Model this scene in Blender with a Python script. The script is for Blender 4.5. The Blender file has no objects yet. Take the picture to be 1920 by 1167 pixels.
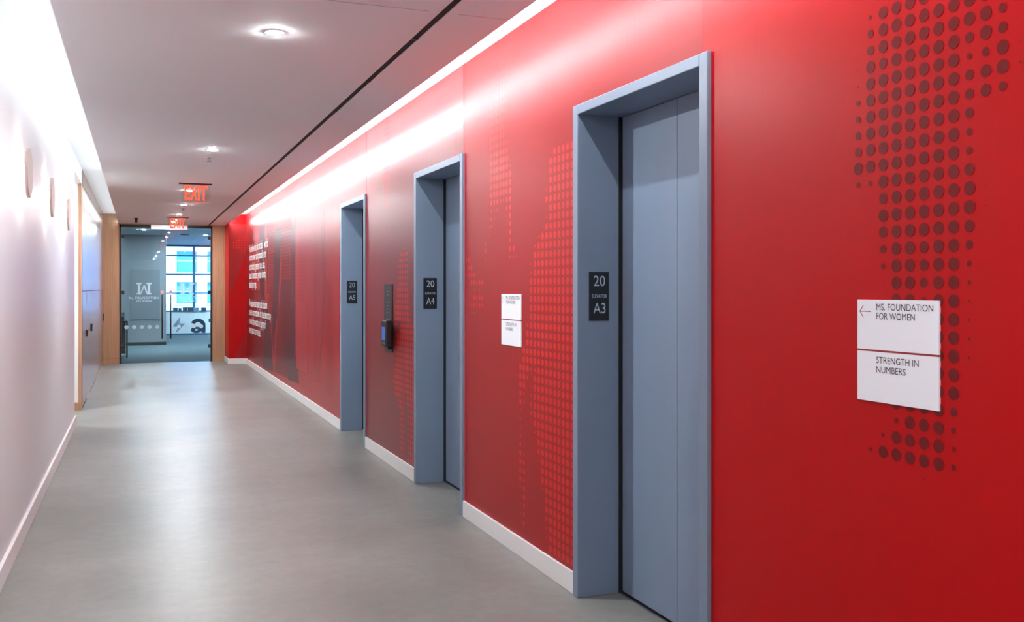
import bpy, math, random
from mathutils import Vector

scene = bpy.context.scene
C = scene.collection
random.seed(7)

# ------------------------------------------------------------------ camera
# X across the corridor (right +), Y along it, Z up; the lens is level and shifted
F_PX, YAW, EYE = 1800.0, 21.2367, 1.37
cam = bpy.data.objects.new('camera', bpy.data.cameras.new('camera'))
C.objects.link(cam)
cam.data.sensor_width = 36.0
cam.data.lens = 36.0 * F_PX / 1920.0
cam.data.shift_y = (541.0 - 583.5) / 1920.0
cam.data.clip_start, cam.data.clip_end = 0.05, 500
cam.location = (0, 0, EYE)
cam.rotation_euler = (math.radians(90), 0, math.radians(-YAW))
scene.camera = cam

# ------------------------------------------------------------------ sky, sun, exposure
world = bpy.data.worlds.new('sky'); scene.world = world
world.use_nodes = True
bg = world.node_tree.nodes['Background']
bg.inputs[0].default_value = (0.26, 0.57, 1.0, 1)
bg.inputs[1].default_value = 1.1
sun = bpy.data.objects.new('sun', bpy.data.lights.new('sun', 'SUN'))
C.objects.link(sun)
sun.data.energy = 2.0
sun.data.angle = 0.01
sun.data.color = (0.80, 0.93, 1.0)
sun.rotation_euler = (math.radians(42), 0, math.radians(-12))
LED_POWER_LEFT, LED_POWER_RIGHT = 3.6, 18.0
DOWN_POWER = 540.0
OFFICE_POWER = 1000.0
SCONCE_POWER = 42.0
scene.view_settings.view_transform = 'Standard'
scene.view_settings.look = 'None'
scene.view_settings.gamma = 1.0
scene.view_settings.use_curve_mapping = False
scene.view_settings.exposure = 2.75
scene.cycles.max_bounces = 14
scene.cycles.diffuse_bounces = 6
scene.cycles.glossy_bounces = 6
scene.cycles.transparent_max_bounces = 24
scene.cycles.sample_clamp_indirect = 6.0
scene.cycles.caustics_reflective = False
scene.cycles.caustics_refractive = False

# ------------------------------------------------------------------ materials
def new_mat(name):
    m = bpy.data.materials.new(name); m.use_nodes = True
    nt = m.node_tree
    return m, nt, nt.nodes['Principled BSDF']
def plain(name, col, rough=0.5, metal=0.0, spec=0.5, noise=None, bump=None):
    """noise = (scale xyz, amount): small mottling of the colour; bump = (scale xyz, strength)"""
    m, nt, b = new_mat(name)
    b.inputs['Base Color'].default_value = (*col, 1)
    b.inputs['Roughness'].default_value = rough
    b.inputs['Metallic'].default_value = metal
    b.inputs['Specular IOR Level'].default_value = spec
    if noise or bump:
        tc = nt.nodes.new('ShaderNodeNewGeometry')
    if noise:
        mp = nt.nodes.new('ShaderNodeMapping'); mp.inputs['Scale'].default_value = noise[0]
        nz = nt.nodes.new('ShaderNodeTexNoise'); nz.inputs['Scale'].default_value = 1.0; nz.inputs['Detail'].default_value = 5
        mx = nt.nodes.new('ShaderNodeMix'); mx.data_type = 'RGBA'; mx.blend_type = 'MULTIPLY'
        rp = nt.nodes.new('ShaderNodeMapRange'); rp.inputs['From Min'].default_value = 0.3; rp.inputs['From Max'].default_value = 0.7
        rp.inputs['To Min'].default_value = 1.0 - noise[1]; rp.inputs['To Max'].default_value = 1.0 + noise[1] * 0.3
        nt.links.new(tc.outputs['Position'], mp.inputs['Vector']); nt.links.new(mp.outputs[0], nz.inputs['Vector'])
        nt.links.new(nz.outputs['Fac'], rp.inputs['Value'])
        mx.inputs[0].default_value = 1.0; mx.inputs[6].default_value = (*col, 1)
        nt.links.new(rp.outputs[0], mx.inputs[7]); nt.links.new(mx.outputs[2], b.inputs['Base Color'])
    if bump:
        mp = nt.nodes.new('ShaderNodeMapping'); mp.inputs['Scale'].default_value = bump[0]
        nz = nt.nodes.new('ShaderNodeTexNoise'); nz.inputs['Scale'].default_value = 1.0; nz.inputs['Detail'].default_value = 3
        bp = nt.nodes.new('ShaderNodeBump'); bp.inputs['Strength'].default_value = bump[1]; bp.inputs['Distance'].default_value = 0.002
        nt.links.new(tc.outputs['Position'], mp.inputs['Vector']); nt.links.new(mp.outputs[0], nz.inputs['Vector'])
        nt.links.new(nz.outputs['Fac'], bp.inputs['Height']); nt.links.new(bp.outputs[0], b.inputs['Normal'])
    return m
def glow(name, col, strength):
    m = bpy.data.materials.new(name); m.use_nodes = True
    nt = m.node_tree; nt.nodes.clear()
    e = nt.nodes.new('ShaderNodeEmission'); e.inputs[0].default_value = (*col, 1); e.inputs[1].default_value = strength
    o = nt.nodes.new('ShaderNodeOutputMaterial'); nt.links.new(e.outputs[0], o.inputs[0])
    return m
def pane(name, tint, ior=1.5, frost=0.0, frost_col=(0.8, 0.85, 0.9)):
    """thin sheet of glass: clear with a fresnel reflection; frost mixes in a translucent film"""
    m = bpy.data.materials.new(name); m.use_nodes = True
    nt = m.node_tree; nt.nodes.clear()
    t = nt.nodes.new('ShaderNodeBsdfTransparent'); t.inputs[0].default_value = (*tint, 1)
    g = nt.nodes.new('ShaderNodeBsdfGlossy'); g.inputs['Roughness'].default_value = 0.0
    fr = nt.nodes.new('ShaderNodeFresnel'); fr.inputs[0].default_value = ior
    mx = nt.nodes.new('ShaderNodeMixShader')
    nt.links.new(fr.outputs[0], mx.inputs[0]); nt.links.new(t.outputs[0], mx.inputs[1]); nt.links.new(g.outputs[0], mx.inputs[2])
    out = mx
    if frost:
        d = nt.nodes.new('ShaderNodeBsdfDiffuse'); d.inputs[0].default_value = (*frost_col, 1)
        tl = nt.nodes.new('ShaderNodeBsdfTranslucent'); tl.inputs[0].default_value = (*frost_col, 1)
        dm = nt.nodes.new('ShaderNodeMixShader'); dm.inputs[0].default_value = 0.5
        nt.links.new(d.outputs[0], dm.inputs[1]); nt.links.new(tl.outputs[0], dm.inputs[2])
        m2 = nt.nodes.new('ShaderNodeMixShader'); m2.inputs[0].default_value = frost
        nt.links.new(mx.outputs[0], m2.inputs[1]); nt.links.new(dm.outputs[0], m2.inputs[2])
        out = m2
    o = nt.nodes.new('ShaderNodeOutputMaterial'); nt.links.new(out.outputs[0], o.inputs[0])
    return m
def concrete():
    m, nt, b = new_mat('polished_concrete')
    geo = nt.nodes.new('ShaderNodeNewGeometry')
    def nz(scale, detail, rough=0.55):
        n = nt.nodes.new('ShaderNodeTexNoise'); n.inputs['Scale'].default_value = scale; n.inputs['Detail'].default_value = detail
        n.inputs['Roughness'].default_value = rough
        nt.links.new(geo.outputs['Position'], n.inputs['Vector']); return n
    a, c = nz(0.9, 8, 0.6), nz(14.0, 6, 0.7)
    r1 = nt.nodes.new('ShaderNodeValToRGB')
    r1.color_ramp.elements[0].position = 0.3; r1.color_ramp.elements[0].color = (0.165, 0.165, 0.150, 1)
    r1.color_ramp.elements[1].position = 0.72; r1.color_ramp.elements[1].color = (0.285, 0.285, 0.267, 1)
    nt.links.new(a.outputs['Fac'], r1.inputs[0])
    r2 = nt.nodes.new('ShaderNodeMapRange'); r2.inputs['From Min'].default_value = 0.3; r2.inputs['From Max'].default_value = 0.7
    r2.inputs['To Min'].default_value = 0.90; r2.inputs['To Max'].default_value = 1.06
    nt.links.new(c.outputs['Fac'], r2.inputs['Value'])
    mx = nt.nodes.new('ShaderNodeMix'); mx.data_type = 'RGBA'; mx.blend_type = 'MULTIPLY'; mx.inputs[0].default_value = 1
    nt.links.new(r1.outputs[0], mx.inputs[6]); nt.links.new(r2.outputs[0], mx.inputs[7])
    nt.links.new(mx.outputs[2], b.inputs['Base Color'])
    rr = nt.nodes.new('ShaderNodeMapRange'); rr.inputs['To Min'].default_value = 0.30; rr.inputs['To Max'].default_value = 0.46
    nt.links.new(a.outputs['Fac'], rr.inputs['Value']); nt.links.new(rr.outputs[0], b.inputs['Roughness'])
    b.inputs['Specular IOR Level'].default_value = 0.22
    return m
def wood(name, light, dark, rough, spec=0.5):
    m, nt, b = new_mat(name)
    geo = nt.nodes.new('ShaderNodeNewGeometry')
    mp = nt.nodes.new('ShaderNodeMapping'); mp.inputs['Scale'].default_value = (60, 60, 1.6)
    n = nt.nodes.new('ShaderNodeTexNoise'); n.inputs['Scale'].default_value = 1.0; n.inputs['Detail'].default_value = 6; n.inputs['Distortion'].default_value = 0.3
    r = nt.nodes.new('ShaderNodeValToRGB')
    r.color_ramp.elements[0].position = 0.3; r.color_ramp.elements[0].color = (*dark, 1)
    r.color_ramp.elements[1].position = 0.7; r.color_ramp.elements[1].color = (*light, 1)
    nt.links.new(geo.outputs['Position'], mp.inputs[0]); nt.links.new(mp.outputs[0], n.inputs['Vector'])
    nt.links.new(n.outputs['Fac'], r.inputs[0]); nt.links.new(r.outputs[0], b.inputs['Base Color'])
    b.inputs['Roughness'].default_value = rough; b.inputs['Specular IOR Level'].default_value = spec
    return m

STREAK = ((90, 90, 2.0), 0.10)
M = {
    'concrete': concrete(),
    'white_wall': plain('white_satin_paint', (0.70, 0.705, 0.72), 0.42, spec=0.18, bump=STREAK),
    'white_trim': plain('white_trim_paint', (0.78, 0.77, 0.77), 0.45),
    'ceiling': plain('ceiling_paint', (0.88, 0.90, 0.915), 0.75, spec=0.2),
    'cove': plain('cove_paint', (0.82, 0.82, 0.83), 0.7, spec=0.2),
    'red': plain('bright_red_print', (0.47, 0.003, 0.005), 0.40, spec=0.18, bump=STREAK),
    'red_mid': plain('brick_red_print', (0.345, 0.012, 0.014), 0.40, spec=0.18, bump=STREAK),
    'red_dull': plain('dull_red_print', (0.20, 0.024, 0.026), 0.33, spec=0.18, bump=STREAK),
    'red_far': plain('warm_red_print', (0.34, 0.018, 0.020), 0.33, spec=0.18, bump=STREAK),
    'dot_dark': plain('maroon_dot_print', (0.165, 0.011, 0.011), 0.36, spec=0.18, bump=STREAK),
    'dot_light': plain('light_red_dot_print', (0.60, 0.022, 0.018), 0.36, spec=0.18, bump=STREAK),
    'm_dark': plain('dark_maroon_print', (0.09, 0.014, 0.018), 0.33, spec=0.18, bump=STREAK),
    'm_deep': plain('deep_red_print', (0.18, 0.009, 0.012), 0.33, spec=0.18, bump=STREAK),
    'm_pink': plain('rose_red_print', (0.33, 0.028, 0.036), 0.33, spec=0.18, bump=STREAK),
    'm_line': plain('shaded_rose_print', (0.25, 0.019, 0.026), 0.33, spec=0.18, bump=STREAK),
    'm_text': plain('white_print', (0.90, 0.86, 0.85), 0.4),
    'steel_blue': plain('blue_grey_enamel', (0.195, 0.262, 0.355), 0.42, noise=((3, 3, 1.5), 0.05)),
    'steel_door': plain('blue_grey_door_enamel', (0.21, 0.285, 0.39), 0.38, noise=((3, 3, 1.5), 0.05)),
    'black': plain('black_metal', (0.012, 0.012, 0.014), 0.4),
    'matt_black': plain('matt_black', (0.010, 0.010, 0.011), 0.7),
    'plaque': plain('black_sign_plastic', (0.008, 0.008, 0.010), 0.35),
    'plaque_text': plain('pale_blue_lettering', (0.42, 0.52, 0.60), 0.5),
    'sign_white': plain('white_sign_plastic', (0.86, 0.89, 0.94), 0.5),
    'sign_text': plain('charcoal_lettering', (0.045, 0.04, 0.045), 0.5),
    'sign_red': plain('maroon_lettering', (0.30, 0.02, 0.025), 0.5),
    'wood': wood('oak_veneer', (0.50, 0.285, 0.165), (0.36, 0.195, 0.11), 0.42),
    'laminate': wood('walnut_laminate', (0.30, 0.17, 0.115), (0.20, 0.11, 0.075), 0.24, spec=0.3),
    'gap': plain('shadow_gap', (0.03, 0.02, 0.015), 0.8),
    'disc': plain('blush_metal_disc', (0.52, 0.42, 0.38), 0.5),
    'chrome': plain('brushed_metal', (0.55, 0.55, 0.57), 0.3, metal=1.0),
    'glass': pane('door_glass', (0.80, 0.90, 0.94)),
    'window_glass': pane('window_glass', (0.80, 0.93, 1.0)),
    'acrylic': pane('clear_acrylic', (0.96, 0.93, 0.93)),
    'frost': pane('frosted_film', (0.8, 0.9, 0.94), frost=0.72, frost_col=(0.78, 0.90, 0.98)),
    'carpet': plain('blue_grey_carpet', (0.135, 0.185, 0.20), 0.95, spec=0.1, noise=((40, 40, 40), 0.5)),
    'grey_wall': plain('grey_wall_paint', (0.24, 0.26, 0.285), 0.7),
    'grey_screen': plain('grey_panel_paint', (0.17, 0.19, 0.215), 0.6),
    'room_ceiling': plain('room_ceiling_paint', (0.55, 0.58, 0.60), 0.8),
    'knee_white': plain('white_knee_wall', (0.84, 0.92, 0.96), 0.6),
    'bolt': plain('lilac_grey_print', (0.24, 0.33, 0.44), 0.6),
    'blue_print': plain('navy_print', (0.012, 0.05, 0.10), 0.6, noise=((22, 22, 22), 0.6)),
    'mullion': plain('glow_blue_mullion', (0.03, 0.15, 0.30), 0.5),  # blue glow of the window is put into the bar colour
    'box_blue': plain('dark_teal_box', (0.02, 0.08, 0.12), 0.6),
    'box_pale': plain('pale_blue_box', (0.16, 0.34, 0.44), 0.6),
    'facade': plain('pale_stone', (0.80, 0.82, 0.84), 0.8, noise=((0.4, 0.4, 0.4), 0.08)),
    'facade_glass': plain('blue_window_glass', (0.12, 0.30, 0.55), 0.12),
    'brown': plain('brown_cabinet_side', (0.10, 0.07, 0.05), 0.6),
    'screen_blue': glow('lit_blue_screen', (0.10, 0.20, 0.55), 0.12),
    'keypad': plain('dark_keypad', (0.018, 0.015, 0.017), 0.5, spec=0.25),
    'icon': plain('faint_grey_icon', (0.10, 0.09, 0.09), 0.5),
    'led_l': glow('cove_led_left', (0.80, 0.93, 1.0), LED_POWER_LEFT),
    'led_r': glow('cove_led_right', (0.92, 0.96, 1.0), LED_POWER_RIGHT),
    'lens': glow('downlight_lens', (0.93, 0.98, 1.0), DOWN_POWER),
    'office_lens': glow('office_downlight_lens', (0.80, 0.93, 1.0), OFFICE_POWER),
    'hub': glow('sconce_hub_light', (0.97, 0.98, 1.0), SCONCE_POWER),
    'exit_red': glow('exit_letter_light', (1.0, 0.055, 0.025), 0.45),
    'sticker': plain('pink_sticker', (0.60, 0.28, 0.26), 0.5),
}

# ------------------------------------------------------------------ mesh helpers
class MB:
    def __init__(self): self.v, self.f = [], []
    def add(self, vs, fs):
        n = len(self.v); self.v += [tuple(p) for p in vs]; self.f += [tuple(i + n for i in q) for q in fs]; return self
    def box(self, x0, x1, y0, y1, z0, z1):
        vs = [(x, y, z) for z in (z0, z1) for y in (y0, y1) for x in (x0, x1)]
        return self.add(vs, [(0, 2, 3, 1), (4, 5, 7, 6), (0, 1, 5, 4), (2, 6, 7, 3), (0, 4, 6, 2), (1, 3, 7, 5)])
    def cyl(self, c, axis, r0, r1, h, n=32, cap0=True, cap1=True):
        """frustum from c along axis ('x','y','z') for length h"""
        a = {'x': 0, 'y': 1, 'z': 2}[axis]; b, d = [(1, 2), (2, 0), (0, 1)][a]
        vs = []
        for r, t in ((r0, 0.0), (r1, h)):
            for k in range(n):
                p = [0, 0, 0]; p[a] = c[a] + t
                p[b] = c[b] + r * math.cos(2 * math.pi * k / n); p[d] = c[d] + r * math.sin(2 * math.pi * k / n)
                vs.append(p)
        fs = [(k, (k + 1) % n, n + (k + 1) % n, n + k) for k in range(n)]
        if cap0: fs.append(tuple(reversed(range(n))))
        if cap1: fs.append(tuple(range(n, 2 * n)))
        return self.add(vs, fs)
    def prism(self, pts, org, u, v, d):
        """flat outline pts (a, b) -> org + a*u + b*v, given thickness by vector d"""
        n = len(pts); o, u, v, d = Vector(org), Vector(u), Vector(v), Vector(d)
        base = [o + u * a + v * b for a, b in pts]
        vs = base + [p + d for p in base]
        fs = [tuple(range(n)), tuple(reversed(range(n, 2 * n)))] + [(k, n + k, n + (k + 1) % n, (k + 1) % n) for k in range(n)]
        return self.add(vs, fs)
    def build(self, name, mat, parent=None, smooth=False, bevel=0.0):
        me = bpy.data.meshes.new(name)
        off = Vector((0, 0, 0)); q = parent
        while q is not None: off += q.location; q = q.parent
        me.from_pydata([tuple(Vector(p) - off) for p in self.v], [], self.f)
        import bmesh
        bm = bmesh.new(); bm.from_mesh(me); bmesh.ops.recalc_face_normals(bm, faces=bm.faces); bm.to_mesh(me); bm.free()
        me.materials.append(M[mat])
        o = bpy.data.objects.new(name, me); C.objects.link(o)
        if parent is not None: o.parent = parent
        if smooth:
            for p in me.polygons: p.use_smooth = len(p.vertices) == 4
        if bevel:
            bv = o.modifiers.new('bevel', 'BEVEL'); bv.width = bevel; bv.segments = 2; bv.limit_method = 'ANGLE'
        return o
def tag(o, label, cat=None, group=None, kind=None):
    o['label'] = label
    if cat: o['category'] = cat
    if group: o['group'] = group
    if kind: o['kind'] = kind
    return o
def empty(name, loc):
    o = bpy.data.objects.new(name, None); C.objects.link(o); o.location = loc; o.empty_display_size = 0.1
    return o
def box(name, mat, parent, *b, **k): return MB().box(*b).build(name, mat, parent, **k)
def lettering(name, mat, parent, body, org, right, up, width=None, height=None, depth=0.0015, bold=0.0, spacing=1.0, align='LEFT', resolution=4):
    """text as a mesh: fitted to width x height (metres) of its outline, lower left corner (or middle) at org"""
    cu = bpy.data.curves.new('t', 'FONT'); cu.body = body; cu.size = 1.0; cu.offset = bold; cu.space_character = spacing
    cu.resolution_u = resolution
    ob = bpy.data.objects.new('t', cu); C.objects.link(ob)
    bpy.context.view_layer.update()
    dg = bpy.context.evaluated_depsgraph_get()
    me = bpy.data.meshes.new_from_object(ob.evaluated_get(dg))
    bpy.data.objects.remove(ob)
    xs = [v.co.x for v in me.vertices]; ys = [v.co.y for v in me.vertices]
    x0, x1, y0, y1 = min(xs), max(xs), min(ys), max(ys)
    sy = height / (y1 - y0) if height else width / (x1 - x0)
    sx = width / (x1 - x0) if width else sy
    o, r, u = Vector(org), Vector(right), Vector(up)
    n = r.cross(u)                                  # towards the reader
    sh = -0.5 * (x1 - x0) * sx if align == 'CENTER' else 0.0
    vs = [o + r * ((v.co.x - x0) * sx + sh) + u * ((v.co.y - y0) * sy) + n * depth for v in me.vertices]
    mb = MB().add(vs, [tuple(p.vertices) for p in me.polygons])
    bpy.data.meshes.remove(me)
    return mb.build(name, mat, parent)
RW = dict(right=(0, -1, 0), up=(0, 0, 1))           # reading direction on the red wall
FW = dict(right=(1, 0, 0), up=(0, 0, 1))            # on surfaces that face down the corridor

# ------------------------------------------------------------------ sizes of the corridor
XL, XR = -0.598, 1.822          # left wall, red wall
ZC, ZT = 2.55, 2.72             # lowered ceiling, top of the light coves
EL, ER = -0.338, 1.517          # edges of the lowered ceiling
Y0, YE, YR = -5.0, 18.80, 18.05 # behind the camera, end wall, red return wall
LIFTS = [(2.81, 3.90), (5.47, 6.56), (8.14, 9.22)]
ZF = 2.182                      # top of the elevator frames
DOTS_RIGHT = (1.5754, 0.0468, 2.0944, 0.0444, ['....9999993', '.5999999996', '.6999999997', '.79799999891', '196499999992', '298799999994', '.68799999995', '...799999996', '...599999997', '...5999999991', '...899999944', '..19999998', '..19999999', '...8999998', '...6998996', '...4998994', '...3997991', '...299599', '...299.99', '...299.99', '...299.99', '....99.99', '....99.99', '....69999', '....49994', '....399993', '....4999993', '.....111'])
DOTS_MIDDLE = (3.9386, 0.0484, 2.5866, 0.0438, ['..................77', '.................6666', '.................6666', '.................7777', '.................77777', '.................777777', '.................777777', '.................888888', '..................88888', '..................88888', '.................777777', '.................888888', '.................999999', '999992..........4999999', '999999..........9999999', '999999..........9999999', '9999992.........99999994', '9999994.........88558884', '9999999.........77..555', '9999992.........84...55', '9999993.........83....55', '99999992........8......5', '999999994......37......37', '9999999994.....88.......7', '9999999999....444......44.....77', '99999999993..................88', '99999999994................47774', '99999999999..............88888', '99999999999...............444', '99999999999..............8888', '99999999999..............66666', '999999999992................44', '999999999995', '999999999999', '9999999999993', '9999999999999', '99999999999992', '99999999955999', '9999999999.5994', '99999999993.99', '99999999994.58', '99999999996.58', '99999999996..5', '99999999993..5', '9999999994...5', '9999999992..26', '999999997...47', '999999993...58', '99999999....88', '99999999....88', '99999994....58', '9999999.....85', '9999999.....84', '9999997.....74', '9999994.....74', '9999993.....74', '999999'])
DOTS_FAR = (5.632, 0.0484, 2.718, 0.0438, ['...................................5775', '...................................5775', '...................................5775', '...................................5775', '...................................57775', '...................................57775.....4554', '...................................57775.....4554', '...................................57775.....4554', '75.................................57775.....4554', '75.................................57775.....4554', '75.................................57775.....4554', '75.................................57775.....4554', '75.................................57775.....4554', '...................................57775.....4554', '...................................57775.....4554', '...................................34443.....4554', '...................................34443', '', '', '', '', '', '', '', '.........................575', '........................79997', '........................799997', '........................799997', '........................799997', '........................799997', '........................799997', '........................7999997', '.......................79999997', '.......................79999997', '.......................799999997', '.......................799999997', '......................7999999997', '.....................79999997.77', '....................799999997.575', '....................799999999997', '....................799999999997', '....................799999999997', '....................799999999997', '....................799999999997', '....................799999999997', '....................7999999999997', '....................7999999999997', '....................79999999999997', '....................7999779999997', '....................79997.7999997', '....................79997.7997', '....................7997..7997', '....................7997..797', '....................7997..797', '....................7997..797', '....................7997..797', '....................7997..797', '....................7997..797', '....................7997..797', '....................7997..686'])
MURAL_DARK = [[(16.012, 2.663), (15.309, 2.609), (15.309, 1.255), (14.885, 1.023), (14.518, 0.663), (14.289, 0.153), (15.55, 0.124), (15.309, 0.626), (15.55, 1.008), (15.926, 1.351)], [(14.033, 2.21), (13.437, 2.218), (13.577, 1.655), (13.785, 1.047), (14.168, 0.679), (14.289, 0.357), (14.341, 0.671), (14.376, 1.034), (14.237, 1.669)], [(12.526, 2.393), (12.171, 2.366), (12.171, 0.539), (11.945, 0.401), (11.883, 0.202), (12.803, 0.172), (13.09, 0.646), (12.567, 0.674), (12.499, 1.275)]]
MURAL_DEEP = [[(17.518, 1.349), (15.926, 1.351), (15.309, 0.626), (15.469, 0.155), (16.779, 0.136), (17.518, 0.194)], [(17.911, 2.079), (17.518, 2.064), (17.518, 0.111), (17.911, 0.112)], [(13.437, 1.482), (12.526, 1.475), (12.526, 0.676), (12.945, 0.18), (14.033, 0.174), (13.867, 0.825)]]
MURAL_PINK = [[(12.133, 2.247), (11.299, 2.262), (10.375, 2.194), (10.008, 1.778), (10.052, 1.358), (10.281, 0.793), (10.87, 0.658), (11.299, 1.102), (11.945, 1.203), (12.133, 1.665)]]
MURAL_LINE = [[(10.375, 2.227), (10.17, 2.211), (10.044, 1.358), (10.281, 0.793), (10.47, 0.345), (10.548, 0.338), (10.375, 0.789), (10.234, 1.357)], [(11.908, 1.203), (11.299, 1.211), (11.643, 0.573), (11.908, 0.556)]]
MURAL_ROSE = [[(10.281, 1.789), (10.035, 1.779), (10.035, 1.358), (10.281, 0.86)]]

# ------------------------------------------------------------------ setting
floor = box('floor', 'concrete', None, -2.4, 2.3, Y0, YE + 0.04, -0.12, 0.0)
tag(floor, 'polished grey concrete corridor floor with soft reflections', 'floor', kind='structure')

# ceiling: lowered slab with the slot, joints and holes left open
cb = MB()
SX0, SX1 = 1.200, 1.236
def slab(x0, x1, y0, y1): cb.box(x0, x1, y0, y1, ZC, ZC + 0.045)
J0, J1 = 3.932, 3.939
slab(EL, 0.30, Y0, YE); slab(0.30, 1.15, Y0, J0); slab(0.30, 1.15, J1, YE); slab(1.15, SX0, Y0, YE)
slab(SX1, 1.283, Y0, YE); slab(1.283, ER, Y0, J0); slab(1.283, ER, J1, YE)
ceiling = cb.build('ceiling', 'ceiling')
tag(ceiling, 'lowered white corridor ceiling between two light coves', 'ceiling', kind='structure')
MB().box(-2.4, 2.3, Y0, YE + 0.2, ZT, ZT + 0.1).build('cove_top', 'cove', ceiling)
MB().box(0.301, 1.149, J0 + 0.0002, J1 - 0.0002, ZC + 0.003, ZC + 0.04).box(1.284, ER - 0.001, J0 + 0.0002, J1 - 0.0002, ZC + 0.003, ZC + 0.04).build('joint_backing', 'gap', ceiling)
MB().box(SX0 + 0.002, SX1 - 0.002, Y0, YE - 0.15, ZC + 0.004, ZC + 0.044).build('slot_diffuser', 'matt_black', ceiling)
for yy in range(0, 19):        # dark cross pieces within the slot
    box('slot_baffle', 'black', ceiling, SX0 + 0.002, SX1 - 0.002, yy + 0.40, yy + 0.43, ZC + 0.001, ZC + 0.004)
# light strips run along the edges of the slab, turned to the walls
def led(side, mat, y0, y1):
    mb = MB(); n = int((y1 - y0) / 0.6)
    for k in range(n):
        a, b = y0 + (y1 - y0) * k / n, y0 + (y1 - y0) * (k + 1) / n
        x = EL - 0.006 if side < 0 else ER + 0.006
        mb.add([(x, a, ZC + 0.012), (x, b, ZC + 0.012), (x, b, ZC + 0.036), (x, a, ZC + 0.036)], [(0, 1, 2, 3)])
    return mb.build('led_strip', mat, ceiling)
led(-1, 'led_l', Y0, YE - 0.02); led(1, 'led_r', 1.4, YR - 0.02)
box('led_channel', 'cove', ceiling, EL - 0.005, EL, Y0, YE, ZC + 0.006, ZC + 0.042)
box('led_channel', 'cove', ceiling, ER, ER + 0.005, Y0, YR, ZC + 0.006, ZC + 0.042)

# left wall and the passage after it
YP0, YP1 = 10.50, 11.814
wl = box('wall_left', 'white_wall', None, XL - 0.14, XL, Y0, YP0, 0, ZT)
tag(wl, 'white satin painted left wall with round sconces', 'wall', kind='structure')
bl = box('baseboard_left', 'white_trim', None, XL, XL + 0.018, Y0, YP0 + 0.012, 0, 0.101, bevel=0.003)
tag(bl, 'white baseboard along the left wall', 'baseboard', kind='structure')
pw = MB().box(-2.3, -0.634, YP1, YP1 + 0.12, 0, ZC).box(-2.4, -2.3, YP0 - 0.14, YP1 + 0.12, 0, ZC).box(-2.3, XL - 0.14, YP0 - 0.14, YP0, 0, ZC).build('wall_passage', 'white_trim')
tag(pw, 'white walls of the side passage after the left wall', 'wall', kind='structure')
box('passage_soffit', 'ceiling', pw, -2.3, -0.625, YP0, YP1, ZC, ZC + 0.04)
box('skirting', 'wood', pw, -2.3, -0.600, YP1 - 0.012, YP1, 0, 0.088)

# wood clad side wall with closet doors
XWD = -0.600
lam = MB().box(-0.80, XWD - 0.018, YP1 + 0.125, YE, 0, ZT).build('wall_left_wood', 'gap')
tag(lam, 'brown laminate closet wall after the side passage', 'wall', kind='structure')
box('edge_trim', 'wood', lam, -0.634, XWD - 0.002, YP1 - 0.012, YP1 + 0.125, 0.088, ZC)
HD = box('header_panel', 'white_trim', lam, XWD - 0.05, XWD, YP0 + 0.002, YP1, ZC - 0.004, ZT)
cuts = [YP1 + 0.127, 12.92, 14.08, 15.25, 16.42, 17.6, YE - 0.004]
ZJ = 1.338
for k in range(6):
    a, b = cuts[k] + 0.0015, cuts[k + 1] - 0.0015
    box('upper_panel', 'laminate', lam, XWD - 0.018, XWD, a, b, ZJ + 0.003, ZC - 0.003)
    d = box('closet_door', 'laminate', lam, XWD - 0.018, XWD, a, b, 0.036, ZJ - 0.003)
    if k in (0, 1):
        yc, z0, z1 = ((12.764, 0.786, 0.866), (13.984, 0.80, 0.90))[k]
        MB().box(XWD, XWD + 0.022, yc - 0.03, yc + 0.03, z0, z1).build('pull', 'black', d, bevel=0.004)
    box('top_panel', 'laminate', lam, XWD - 0.018, XWD, a, b, ZC + 0.003, ZT)
box('door_gap', 'gap', lam, XWD, XWD + 0.002, 12.912, 12.924, 1.173, 1.331)
box('toe_vent', 'matt_black', lam, XWD - 0.014, XWD + 0.003, 11.90, 12.85, 0.008, 0.03)
box('toe_board', 'wood', lam, XWD - 0.018, XWD + 0.002, YP1 + 0.03, YE, 0, 0.034)

# end wall with wood panels
DL, DR, DT = -0.330, 1.283, 2.535
we = MB().box(-0.80, DL, YE + 0.012, YE + 0.15, 0, ZT).box(DR, 1.9, YE + 0.012, YE + 0.15, 0, ZT).box(DL, DR, YE + 0.012, YE + 0.15, DT, ZT).build('wall_end', 'gap')
tag(we, 'oak clad end wall around the glass entrance doors', 'wall', kind='structure')
for x0, x1 in ((XWD, DL), (DR, 1.510)):
    box('lower_panel', 'wood', we, x0, x1, YE, YE + 0.014, 0.101, ZJ - 0.002)
    box('upper_panel', 'wood', we, x0, x1, YE, YE + 0.014, ZJ + 0.002, ZC - 0.002 if x0 < 0 else ZC)
    box('base_panel', 'wood', we, x0, x1, YE, YE + 0.014, 0, 0.098)
box('top_panel', 'wood', we, XWD, EL, YE, YE + 0.014, ZC + 0.002, ZT)
box('head_strip', 'wood', we, DL, DR, YE - 0.004, YE + 0.014, DT, ZC)
p = MB().box(-0.612, -0.585, YE - 0.045, YE, 0.785, 0.918).build('pull', 'black', we, bevel=0.004)

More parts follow.
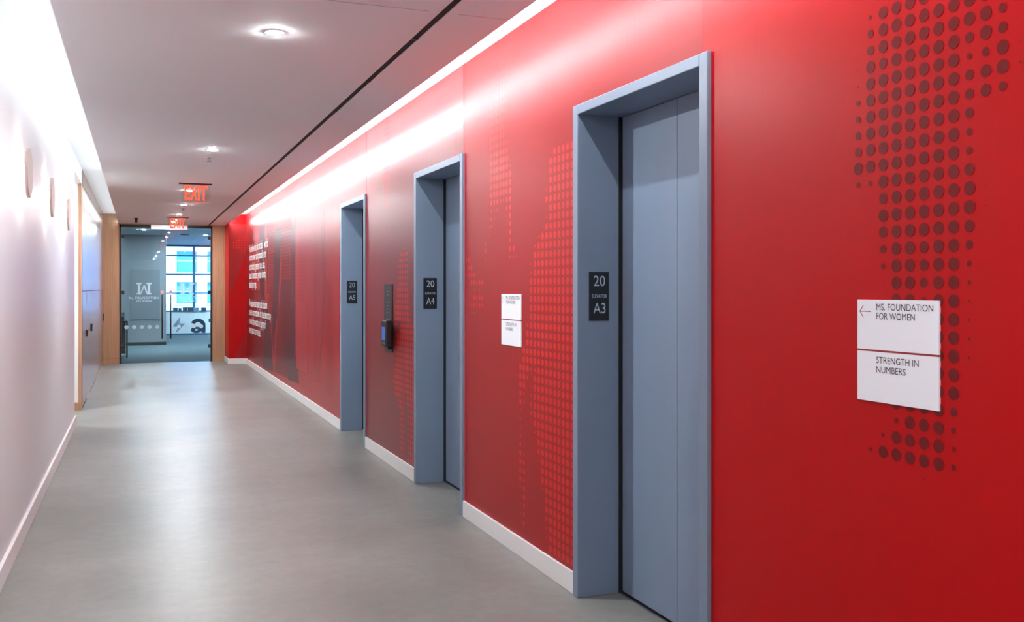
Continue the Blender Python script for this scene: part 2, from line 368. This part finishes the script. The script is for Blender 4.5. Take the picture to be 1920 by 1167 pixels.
# red wall with the elevator openings
rw = MB(); ys = Y0
XB = 2.16
for a, b in LIFTS + [(YR, None)]:
    rw.box(XR, XB, ys, a, 0, ZT)
    if b: rw.box(XR, XB, a, b, ZF, ZT); ys = b
wr = rw.build('wall_right', 'red')
tag(wr, 'red elevator wall covered in a printed halftone mural', 'wall', kind='structure')
wt = MB().box(1.510, XB, YR, YE + 0.012, 0, ZT).build('wall_return', 'red')
tag(wt, 'red return wall at the far end of the elevator wall', 'wall', kind='structure')
wb = box('wall_back', 'white_wall', None, -0.9, 2.2, Y0 - 0.12, Y0, 0, ZT)
tag(wb, 'white wall closing the corridor behind the viewer', 'wall', kind='structure')
br = MB()
for a, b in [(Y0, 2.812), (3.898, 5.472), (6.558, 8.142), (9.218, YR)]:
    br.box(XR - 0.013, XR, a, b, 0, 0.098)
br = br.build('baseboard_right', 'white_trim', bevel=0.003)
tag(br, 'white baseboard along the red elevator wall', 'baseboard', kind='structure')
b2 = MB().box(1.497, XR - 0.013, YR - 0.013, YR, 0, 0.098).box(1.497, 1.510, YR, YE, 0, 0.098).build('baseboard_end', 'white_trim', bevel=0.003)
tag(b2, 'short white baseboard around the red return wall', 'baseboard', kind='structure')

# ------------------------------------------------------------------ mural print on the red wall
def print_poly(name, mat, polys, lift, parent=wr):
    mb = MB()
    for p in polys: mb.prism([(y, z) for y, z in p], (XR - lift, 0, 0), (0, 1, 0), (0, 0, 1), (lift * 0.9, 0, 0))
    return mb.build(name, mat, parent)
def rect(y0, y1, z0, z1): return [(y0, z0), (y1, z0), (y1, z1), (y0, z1)]
def dots(name, mat, grid, rmax, lift, clip=None, n=14, parent=wr):
    y0, py, z0, pz, rows = grid
    mb = MB()
    for r, line in enumerate(rows):
        for c, ch in enumerate(line):
            if ch == '.': continue
            y, z, rad = y0 + c * py, z0 - r * pz, rmax * int(ch) / 9.0
            if clip and not clip(y, z): continue
            vs = [(XR - lift, y + rad * math.cos(2 * math.pi * k / n), z + rad * math.sin(2 * math.pi * k / n)) for k in range(n)]
            mb.add(vs, [tuple(range(n))])
    return mb.build(name, mat, parent)
zone = []
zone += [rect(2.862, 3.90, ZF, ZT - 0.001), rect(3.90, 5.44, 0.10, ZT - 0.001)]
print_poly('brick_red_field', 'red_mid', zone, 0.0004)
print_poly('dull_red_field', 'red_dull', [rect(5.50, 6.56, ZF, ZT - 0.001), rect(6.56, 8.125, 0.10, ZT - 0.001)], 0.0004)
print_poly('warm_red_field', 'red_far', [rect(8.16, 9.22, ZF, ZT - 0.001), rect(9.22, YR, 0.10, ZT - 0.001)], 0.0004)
print_poly('deep_red_shapes', 'm_deep', MURAL_DEEP, 0.0007)
print_poly('rose_shapes', 'm_pink', MURAL_PINK, 0.0007)
print_poly('maroon_shapes', 'm_dark', MURAL_DARK + [rect(14.9, 15.0, 1.3, 2.5)], 0.0010)
print_poly('shaded_rose_shapes', 'm_line', MURAL_LINE, 0.0010)
def grid_in(y0, y1, z0, z1, s='8'):
    py, pz = 0.0484, 0.0438
    return (y0, py, z1, pz, [s * int((y1 - y0) / py)] * int((z1 - z0) / pz))
def stripes(name, mat, y0, y1, z0, z1, pz, lift):
    mb = MB(); z = z0
    while z < z1:
        mb.prism(rect(y0, y1, z, z + pz * 0.5), (XR - lift, 0, 0), (0, 1, 0), (0, 0, 1), (lift * 0.3, 0, 0)); z += pz
    return mb.build(name, mat, wr)
for args in [(14.12, 14.83, 0.5, 2.53), (12.57, 13.47, 0.30, 2.40), (16.65, 17.85, 2.05, 2.58)]:
    dots('halftone_print', 'm_dark', grid_in(*args), 0.0185, 0.0013, n=8)['kind'] = 'stuff'
dots('halftone_print', 'm_line', grid_in(11.42, 11.94, 0.3, 2.26), 0.0165, 0.0013, n=8)['kind'] = 'stuff'
dots('halftone_print', 'm_line', grid_in(10.62, 10.87, 0.4, 2.2), 0.0165, 0.0013, n=8)['kind'] = 'stuff'
dots('halftone_print', 'm_line', grid_in(9.68, 10.04, 0.25, 1.4), 0.0165, 0.0013, n=8)['kind'] = 'stuff'
dots('halftone_print', 'm_line', grid_in(9.26, 9.42, 0.6, 2.2), 0.0165, 0.0013, n=8)['kind'] = 'stuff'
dots('halftone_print', 'dot_dark', DOTS_RIGHT, 0.0165, 0.0010, n=22)['kind'] = 'stuff'
dots('halftone_print', 'dot_light', DOTS_MIDDLE, 0.0170, 0.0010, n=16)['kind'] = 'stuff'
dots('halftone_print', 'dot_light', DOTS_FAR, 0.0175, 0.0010, n=10)['kind'] = 'stuff'
# lines of white text near the far end
TX = [('We believe in a just and safe', 15.56, 1.995), ('world', None, 1.995), ('where power and possibility are', 15.12, 1.844), ('not limited by gender, race, class,', 15.25, 1.679),
      ('sexual orientation, gender identity,', 15.12, 1.528), ('disability, or age.', 16.41, 1.371),
      ('We believe that equity and inclusion', 14.98, 1.046), ('are the cornerstones of a true democracy', 14.52, 0.895), ('in which the worth and dignity of', 15.17, 0.738), ('every person are valued.', 15.84, 0.584)]
def wall_text(body, ya, yb, z):
    desc = any(ch in body for ch in 'gjpqy,'); asc = 0.142; ht = asc + (0.038 if desc else 0.0)
    return lettering('mural_text', 'm_text', wr, body, (XR - 0.0012, ya, z - (0.038 if desc else 0)), width=ya - yb, height=ht, bold=0.012, resolution=2, **RW)
for body, yb, z in TX:
    if yb is None: wall_text(body, 15.33, 14.87, z)
    else: wall_text(body, 17.518, yb, z)
# return wall: bright triangle on a darker field
mb = MB().prism([(1.512, 0.10), (XR, 0.10), (XR, ZT - 0.18), (1.512, ZT - 0.18)], (0, YR - 0.0005, 0), (1, 0, 0), (0, 0, 1), (0, 0.0004, 0)); mb.build('red_field', 'red_far', wt)
mb = MB().prism([(1.512, 1.187), (XR, 2.01), (XR, 0.583), (1.618, 0.10), (1.512, 0.10)], (0, YR - 0.0010, 0), (1, 0, 0), (0, 0, 1), (0, 0.0004, 0)); mb.build('bright_triangle', 'red', wt)
mb = MB()
for r in range(7):
    for c in range(5):
        if c < r - 4 or (r < 2 and c < 3): continue
        mb.cyl((1.79 - (4 - c) * 0.047, YR - 0.0014, 2.02 + r * 0.044), 'y', 0.014, 0.014, 0.0004, 10)
o = mb.build('halftone_print', 'dot_light', wt); o['kind'] = 'stuff'
# flush access panel in the mural
ap = empty('access_panel', (XR, 11.643, 0.0))
box('panel_face', 'm_pink', ap, XR - 0.0022, XR - 0.0002, 11.22, 12.065, 0.39, 1.20)
fr = MB().box(XR - 0.004, XR - 0.0002, 12.060, 12.069, 0.385, 1.205).box(XR - 0.004, XR - 0.0002, 11.218, 12.065, 1.201, 1.206).box(XR - 0.004, XR - 0.0002, 11.218, 12.065, 0.384, 0.389)
fr.build('panel_rim', 'dot_light', ap)
MB().cyl((XR - 0.008, 12.045, 0.611), 'x', 0.012, 0.012, 0.008, 16).build('lock', 'chrome', ap)
tag(ap, 'flush red access panel with small lock in the mural before the far corner', 'access panel')

# ------------------------------------------------------------------ elevators
NAMES = ['A3', 'A4', 'A5']
LBL = ['nearest elevator entrance with blue-grey frame, the one marked A3', 'middle elevator entrance with blue-grey frame, the one marked A4', 'farthest elevator entrance with blue-grey frame, the one marked A5']
XFR, XDOOR, FW_ = 1.806, 2.022, 0.052
for (a, b), nm, lb in zip(LIFTS, NAMES, LBL):
    e = empty('elevator_entrance', (XR, (a + b) / 2, 0)); tag(e, lb, 'elevator', 'elevator entrances')
    for j0, j1 in ((a, a + FW_), (b - FW_, b)):
        box('jamb', 'steel_blue', e, XFR, XB, j0, j1, 0, ZF, bevel=0.003)
    box('header', 'steel_blue', e, XFR, XB, a + FW_, b - FW_, ZF - 0.043, ZF, bevel=0.003)
    mid = (a + b) / 2 + 0.012
    for d0, d1 in ((a + FW_ - 0.001, mid - 0.0024), (mid + 0.0024, b - FW_ - 0.014)):
        box('door_panel', 'steel_door', e, XDOOR, XDOOR + 0.035, d0, d1, 0.012, ZF - 0.045, bevel=0.002)
    box('gap_shade', 'matt_black', e, XDOOR - 0.013, XDOOR + 0.012, b - FW_ - 0.004, b - FW_, 0, ZF - 0.043)  # black strip on the jamb stands in for shade in the door gap
    box('sill', 'chrome', e, XDOOR - 0.012, XB, a + FW_, b - FW_, -0.002, 0.005)
    box('door_recess', 'matt_black', e, XDOOR + 0.06, XDOOR + 0.09, a + FW_, b - FW_, 0, ZF - 0.043)
    # sign on the far jamb, facing down the corridor
    yj = b - FW_
    s = empty('elevator_sign', (1.910, yj, 1.226)); tag(s, 'black elevator floor sign reading 20 %s on the jamb' % nm, 'sign', 'elevator floor signs')
    box('plate', 'plaque', s, 1.861, 1.959, yj - 0.004, yj, 1.226, 1.443, bevel=0.0008)
    fr = yj - 0.004
    lettering('floor_number', 'plaque_text', s, '20', (1.911, fr, 1.380), width=0.056, height=0.046, align='CENTER', **FW)
    lettering('word', 'plaque_text', s, 'ELEVATOR', (1.911, fr, 1.3275), width=0.074, height=0.0155, align='CENTER', bold=0.01, **FW)
    lettering('car_number', 'plaque_text', s, nm, (1.911, fr, 1.258), width=0.060, height=0.047, align='CENTER', **FW)

# ------------------------------------------------------------------ wall signs
def way_sign(y_far, label):
    t = 0.006; xs = XR - t
    s = empty('directional_sign', (XR, y_far - 0.142, 1.07)); tag(s, label, 'sign', 'white directional signs')
    y1 = y_far; y0 = y_far - 0.284
    box('upper_plate', 'sign_white', s, xs, XR, y0, y1, 1.2075, 1.340)
    box('divider', 'sign_red', s, xs - 0.0004, XR, y0, y1, 1.2025, 1.2075)
    box('lower_plate', 'sign_white', s, xs, XR, y0, y1, 1.070, 1.2025)
    tx = y1 - 0.072
    for body, z, w in (('MS. FOUNDATION', 1.3122, 0.195), ('FOR WOMEN', 1.2882, 0.135), ('STRENGTH IN', 1.1725, 0.148), ('NUMBERS', 1.1475, 0.104)):
        lettering('lettering', 'sign_text', s, body, (xs, tx, z), width=w, height=0.0175, depth=0.0006, **RW)
    ar = MB(); ax, az = y1 - 0.010, 1.3085
    d = (0.0004, 0, 0)
    ar.prism([(0.0, -0.0010), (0.041, -0.0010), (0.041, 0.0010), (0.0, 0.0010)], (xs - 0.0006, ax, az), (0, -1, 0), (0, 0, 1), d)
    for sg in (1, -1):
        ar.prism([(-0.0012, 0), (0.0012, 0), (0.0148, sg * 0.0165), (0.0124, sg * 0.0165)], (xs - 0.0006, ax, az), (0, -1, 0), (0, 0, 1), d)
    ar.build('arrow', 'sign_red', s)
way_sign(2.087, 'white wayfinding sign on the bright red wall nearest the viewer')
way_sign(4.831, 'white wayfinding sign on the wall between elevators A3 and A4')

# ------------------------------------------------------------------ elevator call panel and card reader
cp = empty('call_panel', (XR, 7.347, 0.877)); tag(cp, 'tall dark elevator call panel on the wall between elevators A4 and A5', 'panel')
box('plate', 'keypad', cp, XR - 0.008, XR, 7.222, 7.472, 0.877, 1.404, bevel=0.002)
fx = XR - 0.0085
for z, w in ((1.372, .05), (1.345, .07), (1.318, .06), (1.262, .09), (1.235, .06), (1.208, .08), (1.181, .05), (1.125, .10), (1.105, .11), (1.085, .09)):
    MB().prism([(-w / 2, -0.0035), (w / 2, -0.0035), (w / 2, 0.0035), (-w / 2, 0.0035)], (fx, 7.347, z), (0, 1, 0), (0, 0, 1), (0.0005, 0, 0)).build('engraved_mark', 'icon', cp)
box('button', 'm_deep', cp, XR - 0.011, XR - 0.008, 7.27, 7.34, 1.03, 1.065)
rd = empty('card_reader', (XR, 7.30, 0.92)); tag(rd, 'small black card reader with blue screen projecting from the call panel', 'card reader')
box('body', 'black', rd, 1.742, 1.785, 7.110, 7.268, 0.925, 1.127, bevel=0.006)
box('mount', 'matt_black', rd, 1.785, XR - 0.008, 7.225, 7.262, 0.90, 1.055)
box('bezel', 'keypad', rd, 1.7405, 1.7425, 7.120, 7.258, 0.935, 1.117)
box('screen', 'screen_blue', rd, 1.7395, 1.7406, 7.138, 7.240, 0.975, 1.075)
for y in (7.150, 7.185, 7.220): box('key', 'icon', rd, 1.7390, 1.7406, y - 0.012, y + 0.012, 0.943, 0.960)

# ------------------------------------------------------------------ sconces
SL = ['round blush wall sconce nearest the viewer, with glow behind its disc', 'round blush wall sconce, middle of the three on the left wall', 'round blush wall sconce nearest the side passage']
for yc, lb in zip((5.75, 7.25, 8.896), SL):
    s = empty('wall_sconce', (XL, yc, 1.99)); tag(s, lb, 'sconce', 'round wall sconces')
    MB().cyl((XL, yc, 1.99), 'x', 0.050, 0.050, 0.005, 40).build('back_plate', 'white_trim', s, smooth=True)
    MB().cyl((XL + 0.005, yc, 1.99), 'x', 0.042, 0.042, 0.033, 40).build('lit_hub', 'hub', s, smooth=True)
    MB().cyl((XL + 0.038, yc, 1.99), 'x', 0.1335, 0.1335, 0.016, 64).build('disc', 'disc', s, smooth=True, bevel=0.002)

# ------------------------------------------------------------------ ceiling fittings
for k, (xx, yy) in enumerate([(0.585, -3.5), (0.585, 0.5), (0.582, 4.511), (0.588, 8.535), (0.570, 12.18), (0.592, 14.284), (0.597, 16.162), (0.581, 18.1), (-1.4, 11.15)]):  # first two are unseen lamps added to brighten the near corridor
    t = empty('downlight', (xx, yy, ZC))
    LB = ['downlight added unseen behind the viewer', 'downlight added unseen above the viewer', 'downlight in the ceiling nearest the viewer', 'downlight just before the first sprinkler', 'downlight right behind the nearer exit sign', 'first downlight after the nearer exit sign', 'downlight just before the farther exit sign', 'downlight nearest the glass doors', 'downlight in the side passage']
    tag(t, 'small round recessed ' + LB[k], 'downlight', 'corridor downlights')
    r = MB().cyl((xx, yy, ZC - 0.004), 'z', 0.042, 0.046, 0.004, 40, cap1=False).build('trim', 'white_trim', t, smooth=True)
    MB().cyl((xx, yy, ZC - 0.0055), 'z', 0.034, 0.034, 0.002, 32).build('lens', 'lens', t)
for xx, yy, lb in [(0.588, 9.05, 'white sprinkler head below the ceiling after the second downlight'), (0.609, 14.95, 'white sprinkler head below the ceiling between the two exit signs')]:
    t = empty('sprinkler', (xx, yy, ZC)); tag(t, lb, 'sprinkler', 'ceiling sprinklers')
    MB().cyl((xx, yy, ZC - 0.006), 'z', 0.035, 0.04, 0.006, 28).build('escutcheon', 'white_trim', t, smooth=True)
    MB().cyl((xx, yy, ZC - 0.035), 'z', 0.010, 0.014, 0.03, 16).build('stem', 'chrome', t, smooth=True)
    MB().cyl((xx, yy, ZC - 0.038), 'z', 0.028, 0.024, 0.003, 20).build('deflector', 'chrome', t, smooth=True)
t = empty('ceiling_sensor', (-0.042, 17.28, ZC)); tag(t, 'small black sensor hanging from the ceiling by the glass doors', 'sensor')
MB().cyl((-0.042, 17.28, ZC - 0.012), 'z', 0.03, 0.032, 0.012, 20).build('mount', 'black', t, smooth=True)
MB().cyl((-0.042, 17.28, ZC - 0.075), 'z', 0.018, 0.022, 0.063, 20).build('body', 'black', t, smooth=True)
for yy, lb in ((11.36, 'hanging clear exit sign with red letters, the one nearer the viewer'), (16.86, 'hanging clear exit sign with red letters, the one by the glass doors')):
    t = empty('exit_sign', (0.595, yy, ZC)); tag(t, lb, 'exit sign', 'hanging exit signs')
    box('canopy', 'black', t, 0.416, 0.772, yy - 0.03, yy + 0.03, ZC - 0.012, ZC, bevel=0.002)
    box('plate', 'acrylic', t, 0.442, 0.750, yy - 0.003, yy + 0.003, ZC - 0.215, ZC - 0.012)
    lettering('exit_word', 'exit_red', t, 'EXIT', (0.480, yy - 0.0032, ZC - 0.190), width=0.240, height=0.165, depth=0.0006, bold=0.028, **FW)
    box('lit_edge', 'exit_red', t, 0.500, 0.740, yy - 0.003, yy + 0.003, ZC - 0.2165, ZC - 0.2152)

# ------------------------------------------------------------------ glass entrance doors
YD = YE + 0.02
dr = empty('door_1', ((DL + DR) / 2, YD, 0)); tag(dr, 'black framed glass double doors at the end of the corridor', 'door', kind='structure')
for x0, x1 in ((DL, DL + 0.038), (DR - 0.033, DR)): box('frame_post', 'black', dr, x0, x1, YE - 0.006, YE + 0.07, 0, DT)
box('frame_head', 'black', dr, DL, DR, YE - 0.006, YE + 0.07, DT - 0.052, DT)
XM = 0.472
LEAF = []
for x0, x1, hx, xh in ((DL + 0.044, XM - 0.003, DL + 0.038, 0.398), (XM + 0.003, DR - 0.039, DR - 0.078, 0.546)):
    lf = box('glass_leaf', 'glass', dr, x0, x1, YD, YD + 0.012, 0.010, DT - 0.056); LEAF.append(lf)
    for z in (2.29, 1.27, 0.27): box('hinge', 'black', lf, hx, hx + 0.045, YD - 0.012, YD + 0.024, z - 0.01, z + 0.055)
    h = MB().cyl((xh, YD - 0.055, 0.447), 'z', 0.012, 0.012, 0.805, 16)
    for z in (0.56, 1.14): h.cyl((xh, YD - 0.055, z), 'y', 0.008, 0.008, 0.055, 12)
    h.build('handle', 'black', lf, smooth=True)
    MB().cyl((xh + 0.004, YD - 0.0015, 1.301), 'y', 0.032, 0.032, 0.001, 24).build('sticker', 'sticker', lf)
def slab_M(mb, cx, z0, w, h, y):
    """slab serif letter: two stems with serifs and a V between them, drawn upside the way the logo shows it (an inverted W on feet)"""
    s = w
    P = lambda pts: mb.prism([(cx + (a - 0.5) * s, z0 + b * h) for a, b in pts], (0, y, 0), (1, 0, 0), (0, 0, 1), (0, 0.0008, 0))
    P([(0.00, 0.88), (0.34, 0.88), (0.34, 1.0), (0.00, 1.0)]); P([(0.66, 0.88), (1.0, 0.88), (1.0, 1.0), (0.66, 1.0)])
    P([(0.10, 0.12), (0.26, 0.12), (0.26, 0.88), (0.10, 0.88)]); P([(0.74, 0.12), (0.90, 0.12), (0.90, 0.88), (0.74, 0.88)])
    P([(0.02, 0.0), (0.32, 0.0), (0.32, 0.12), (0.02, 0.12)]); P([(0.68, 0.0), (0.98, 0.0), (0.98, 0.12), (0.68, 0.12)])
    P([(0.26, 0.12), (0.36, 0.12), (0.56, 0.80), (0.46, 0.80)]); P([(0.64, 0.12), (0.74, 0.12), (0.56, 0.80), (0.46, 0.80)])
for lf, cx in zip(LEAF, (0.087, 0.830)):
    mb = MB(); slab_M(mb, cx, 1.258, 0.262, 0.213, YD - 0.001); mb.build('logo', 'frost', lf)
    lettering('logo_name', 'frost', lf, 'Ms. FOUNDATION', (cx, YD, 1.170), width=0.515, height=0.050, depth=0.001, bold=0.03, spacing=1.15, align='CENTER', **FW)
    lettering('logo_line', 'frost', lf, 'FOR WOMEN', (cx, YD, 1.118), width=0.262, height=0.036, depth=0.001, bold=0.03, spacing=1.2, align='CENTER', **FW)
    k = 0
    for k in range(6):
        xx = (-0.212 if lf is LEAF[0] else 0.560) + 0.1315 * k
        if xx + 0.036 > (XM if lf is LEAF[0] else DR - 0.04): continue
        MB().cyl((xx, YD - 0.001, 0.662), 'y', 0.036, 0.036, 0.0008, 24).build('frosted_dot', 'frost', lf)
ml = box('magnetic_lock', 'sign_white', None, 0.205, 0.838, YE - 0.055, YE - 0.006, 2.455, 2.535, bevel=0.003)
tag(ml, 'long white magnetic lock at the head of the glass doors', 'door lock')

# ------------------------------------------------------------------ room beyond the glass
YW = 29.83
carpet = box('floor_office', 'carpet', None, -5.0, 7.0, YE + 0.04, YW + 0.2, -0.12, -0.001)
tag(carpet, 'blue-grey carpet floor beyond the glass doors', 'floor', kind='structure')
oc = box('ceiling_office', 'room_ceiling', None, -5.0, 7.0, YE + 0.15, YW + 0.25, 2.66, 2.76)
tag(oc, 'pale ceiling of the office beyond the glass doors', 'ceiling', kind='structure')
ob = MB().box(-5.1, -5.0, YE, YW + 0.2, 0, 2.7).box(7.0, 7.1, YE, YW + 0.2, 0, 2.7).box(-5.0, -0.75, YE + 0.152, YE + 0.25, 0, 2.7).box(1.9, 7.0, YE + 0.152, YE + 0.25, 0, 2.7).build('wall_office', 'grey_wall')
tag(ob, 'outer walls of the office beyond the glass doors', 'wall', kind='structure')
gw = box('wall_grey', 'grey_wall', None, -5.0, 0.614, 24.70, YW + 0.01, 0.075, 2.66)
tag(gw, 'grey wall seen through the left glass door', 'wall', kind='structure')
box('black_base', 'matt_black', gw, -4.99, 0.616, 24.69, YW, 0, 0.078)
ds = MB().box(-0.184, 0.475, 24.675, 24.70, 0.62, 1.832).build('wall_screen', 'grey_screen', bevel=0.004); tag(ds, 'dark grey panel hung on the grey office wall', 'wall panel')
# window wall
kw = box('wall_knee', 'knee_white', None, 0.614, 7.0, YW, YW + 0.2, 0.03, 0.68)
tag(kw, 'white low wall with printed graphics under the office window', 'wall', kind='structure')
box('dark_base', 'mullion', kw, 0.614, 7.0, YW - 0.012, YW, -0.001, 0.045)
MB().prism([(0.905, 0.235), (1.135, 0.545), (1.105, 0.335), (1.268, 0.330), (1.000, 0.045), (1.075, 0.250)], (0, YW - 0.002, 0), (1, 0, 0), (0, 0, 1), (0, 0.0015, 0)).build('lightning_print', 'bolt', kw)
la = MB()                       # heavy lower-case a: arch with stem, and the bowl as a ring
def arc(cx, cz, r0, r1, t0, t1, sx=1.0, n=18):
    pts = [(cx + sx * r1 * math.cos(t), cz + r1 * math.sin(t)) for t in [math.radians(t0 + (t1 - t0) * k / n) for k in range(n + 1)]]
    pts += [(cx + sx * r0 * math.cos(t), cz + r0 * math.sin(t)) for t in [math.radians(t1 + (t0 - t1) * k / n) for k in range(n + 1)]]
    for k in range(n):
        la.prism([pts[k], pts[k + 1], pts[2 * n - k], pts[2 * n + 1 - k]], (0, YW - 0.002, 0), (1, 0, 0), (0, 0, 1), (0, 0.0015, 0))
arc(1.628, 0.285, 0.085, 0.188, 0, 158, 1.12)
la.prism([(1.725, 0.05), (1.838, 0.05), (1.838, 0.29), (1.725, 0.29)], (0, YW - 0.002, 0), (1, 0, 0), (0, 0, 1), (0, 0.0015, 0))
arc(1.580, 0.142, 0.026, 0.094, 0, 360, 1.62, 28)
la.build('letter_print', 'blue_print', kw)
MB().prism([(1.93, 0.37), (2.20, 0.37), (2.20, 0.47), (1.93, 0.47)], (0, YW - 0.002, 0), (1, 0, 0), (0, 0, 1), (0, 0.0015, 0)).build('letter_print', 'blue_print', kw)
wn = empty('window_1', (1.3, YW + 0.1, 0.68)); tag(wn, 'bright office window with bars tinted blue for its glow beyond the doors', 'window', kind='structure')
for z, t in ((0.70, .02), (1.229, .016), (1.778, .022), (2.336, .016), (2.63, .03)): box('transom', 'mullion', wn, 0.614, 7.0, YW + 0.06, YW + 0.13, z - t, z + t)
vx = [-0.1 + 0.614, 1.52, 2.72, 3.92, 5.12, 6.32, 7.0]
for x in vx[1:-1]: box('mullion', 'mullion', wn, x - 0.036, x + 0.036, YW + 0.04, YW + 0.15, 0.68, 2.66)
for a, b in zip(vx[:-1], vx[1:]):
    for z0, z1 in ((0.72, 1.213), (1.245, 1.756), (1.80, 2.32), (2.352, 2.60)):
        box('pane', 'window_glass', wn, max(a, 0.614) + 0.036, b - 0.036, YW + 0.095, YW + 0.099, z0, z1)
for x0, x1, hh, mt, lb in [(0.93, 1.06, .12, 'box_blue', 'leftmost dark box on the window sill'), (1.08, 1.165, .11, 'box_blue', 'small dark box on the sill above the lightning print'), (1.20, 1.325, .13, 'box_blue', 'dark box on the sill left of the window bar'), (1.335, 1.50, .13, 'box_blue', 'wide dark box on the sill at the window bar'), (1.505, 1.655, .12, 'box_pale', 'pale blue box on the window sill'), (1.72, 1.86, .12, 'box_blue', 'dark box on the sill above the letter print')]:
    b = empty('storage_box', ((x0 + x1) / 2, YW + 0.02, 0.68)); tag(b, lb, 'box', 'boxes on the window sill')
    box('carton', mt, b, x0, x1, YW - 0.02, YW + 0.05, 0.68, 0.68 + hh * 0.75)
    box('lid', mt, b, x0 - 0.004, x1 + 0.004, YW - 0.024, YW + 0.054, 0.68 + hh * 0.75, 0.68 + hh)
for x, y, lb in ((1.02, 24.2, 'dark round ceiling speaker in the office near the window side'), (-0.05, 21.0, 'dark round ceiling speaker in the office above the left door')):
    s = empty('ceiling_speaker', (x, y, 2.66)); tag(s, lb, 'speaker', 'office ceiling speakers')
    MB().cyl((x, y, 2.648), 'z', 0.10, 0.105, 0.012, 28).build('rim', 'grey_screen', s, smooth=True)
    MB().cyl((x, y, 2.644), 'z', 0.088, 0.088, 0.006, 28).build('grille', 'matt_black', s)
for x, y, lb in ((1.50, 24.3, 'downlight in the office by the window side'), (0.1, 22.6, 'downlight added to light the office before the grey wall'), (2.9, 22.3, 'downlight added to light the office, hidden right of the doors'), (2.6, 28.7, 'downlight added to brighten the low wall near the window'), (3.5, 28.7, 'downlight added to brighten the low wall, right along the window')):  # all but the first are added lamps that brighten the office
    t = empty('office_downlight', (x, y, 2.66)); tag(t, 'small round recessed ' + lb, 'downlight', 'office downlights')
    MB().cyl((x, y, 2.656), 'z', 0.046, 0.05, 0.004, 32, cap1=False).build('trim', 'white_trim', t, smooth=True)
    MB().cyl((x, y, 2.6545), 'z', 0.038, 0.038, 0.002, 28).build('lens', 'office_lens', t)
# console by the left door
cn = empty('console_cabinet', (-0.55, 20.6, 0)); tag(cn, 'black topped brown console cabinet behind the left door', 'cabinet')
box('body', 'brown', cn, -0.9, -0.245, 20.42, 20.85, 0.08, 0.70); box('top', 'black', cn, -0.92, -0.205, 20.40, 20.87, 0.70, 0.73)
for x in (-0.88, -0.235): box('leg', 'black', cn, x, x + 0.03, 20.41, 20.44, 0, 0.70)
ph = empty('desk_phone', (-0.33, 20.6, 0.73)); tag(ph, 'small dark device standing on the console cabinet', 'phone')
MB().prism([(0, 0), (0.13, 0), (0.13, 0.05), (0, 0.16)], (-0.40, 20.56, 0.73), (0, 1, 0), (0, 0, 1), (0.13, 0, 0)).build('body', 'black', ph)
box('display', 'grey_screen', ph, -0.39, -0.28, 20.553, 20.561, 0.80, 0.87)

# ------------------------------------------------------------------ building across the street
YB = 100.0
fb = empty('facade_building', (6, YB, -20)); tag(fb, 'pale stone building with blue windows seen through the office window', 'building')
PX, PZW, WW, WH = 2.88, 3.05, 1.88, 2.1
ux0, uz0 = 3.46, 2.95         # lower left corner of the window nearest the first bar
wins = [(c, r) for c in range(-4, 9) for r in range(-4, 5)]
fx0, fx1, fz0, fz1 = ux0 - 4 * PX - 6, ux0 + 9 * PX + 6, uz0 - 4 * PZW - 8, uz0 + 5 * PZW + 14
mb = MB()
xs_ = [fx0] + [q for c in range(-4, 9) for q in (ux0 + c * PX, ux0 + c * PX + WW)] + [fx1]
zs_ = [fz0] + [q for r in range(-4, 5) for q in (uz0 + r * PZW, uz0 + r * PZW + WH)] + [fz1]
for i in range(len(xs_) - 1):
    if i % 2 == 0: mb.box(xs_[i], xs_[i + 1], YB, YB + 1.0, fz0, fz1)
    else:
        for k in range(0, len(zs_) - 1, 2): mb.box(xs_[i], xs_[i + 1], YB, YB + 1.0, zs_[k], zs_[k + 1])
mb.build('wall', 'facade', fb)
proto = {}
for c, r in wins:
    x, z = ux0 + c * PX, uz0 + r * PZW
    w = box('window', 'facade_glass', fb, x, x + WW, YB + 0.35, YB + 0.42, z, z + WH)
    box('sill', 'facade', w, x - 0.1, x + WW + 0.1, YB - 0.12, YB + 0.35, z - 0.14, z)
    box('sash_bar', 'facade', w, x, x + WW, YB + 0.28, YB + 0.35, z + WH * 0.52, z + WH * 0.52 + 0.08)
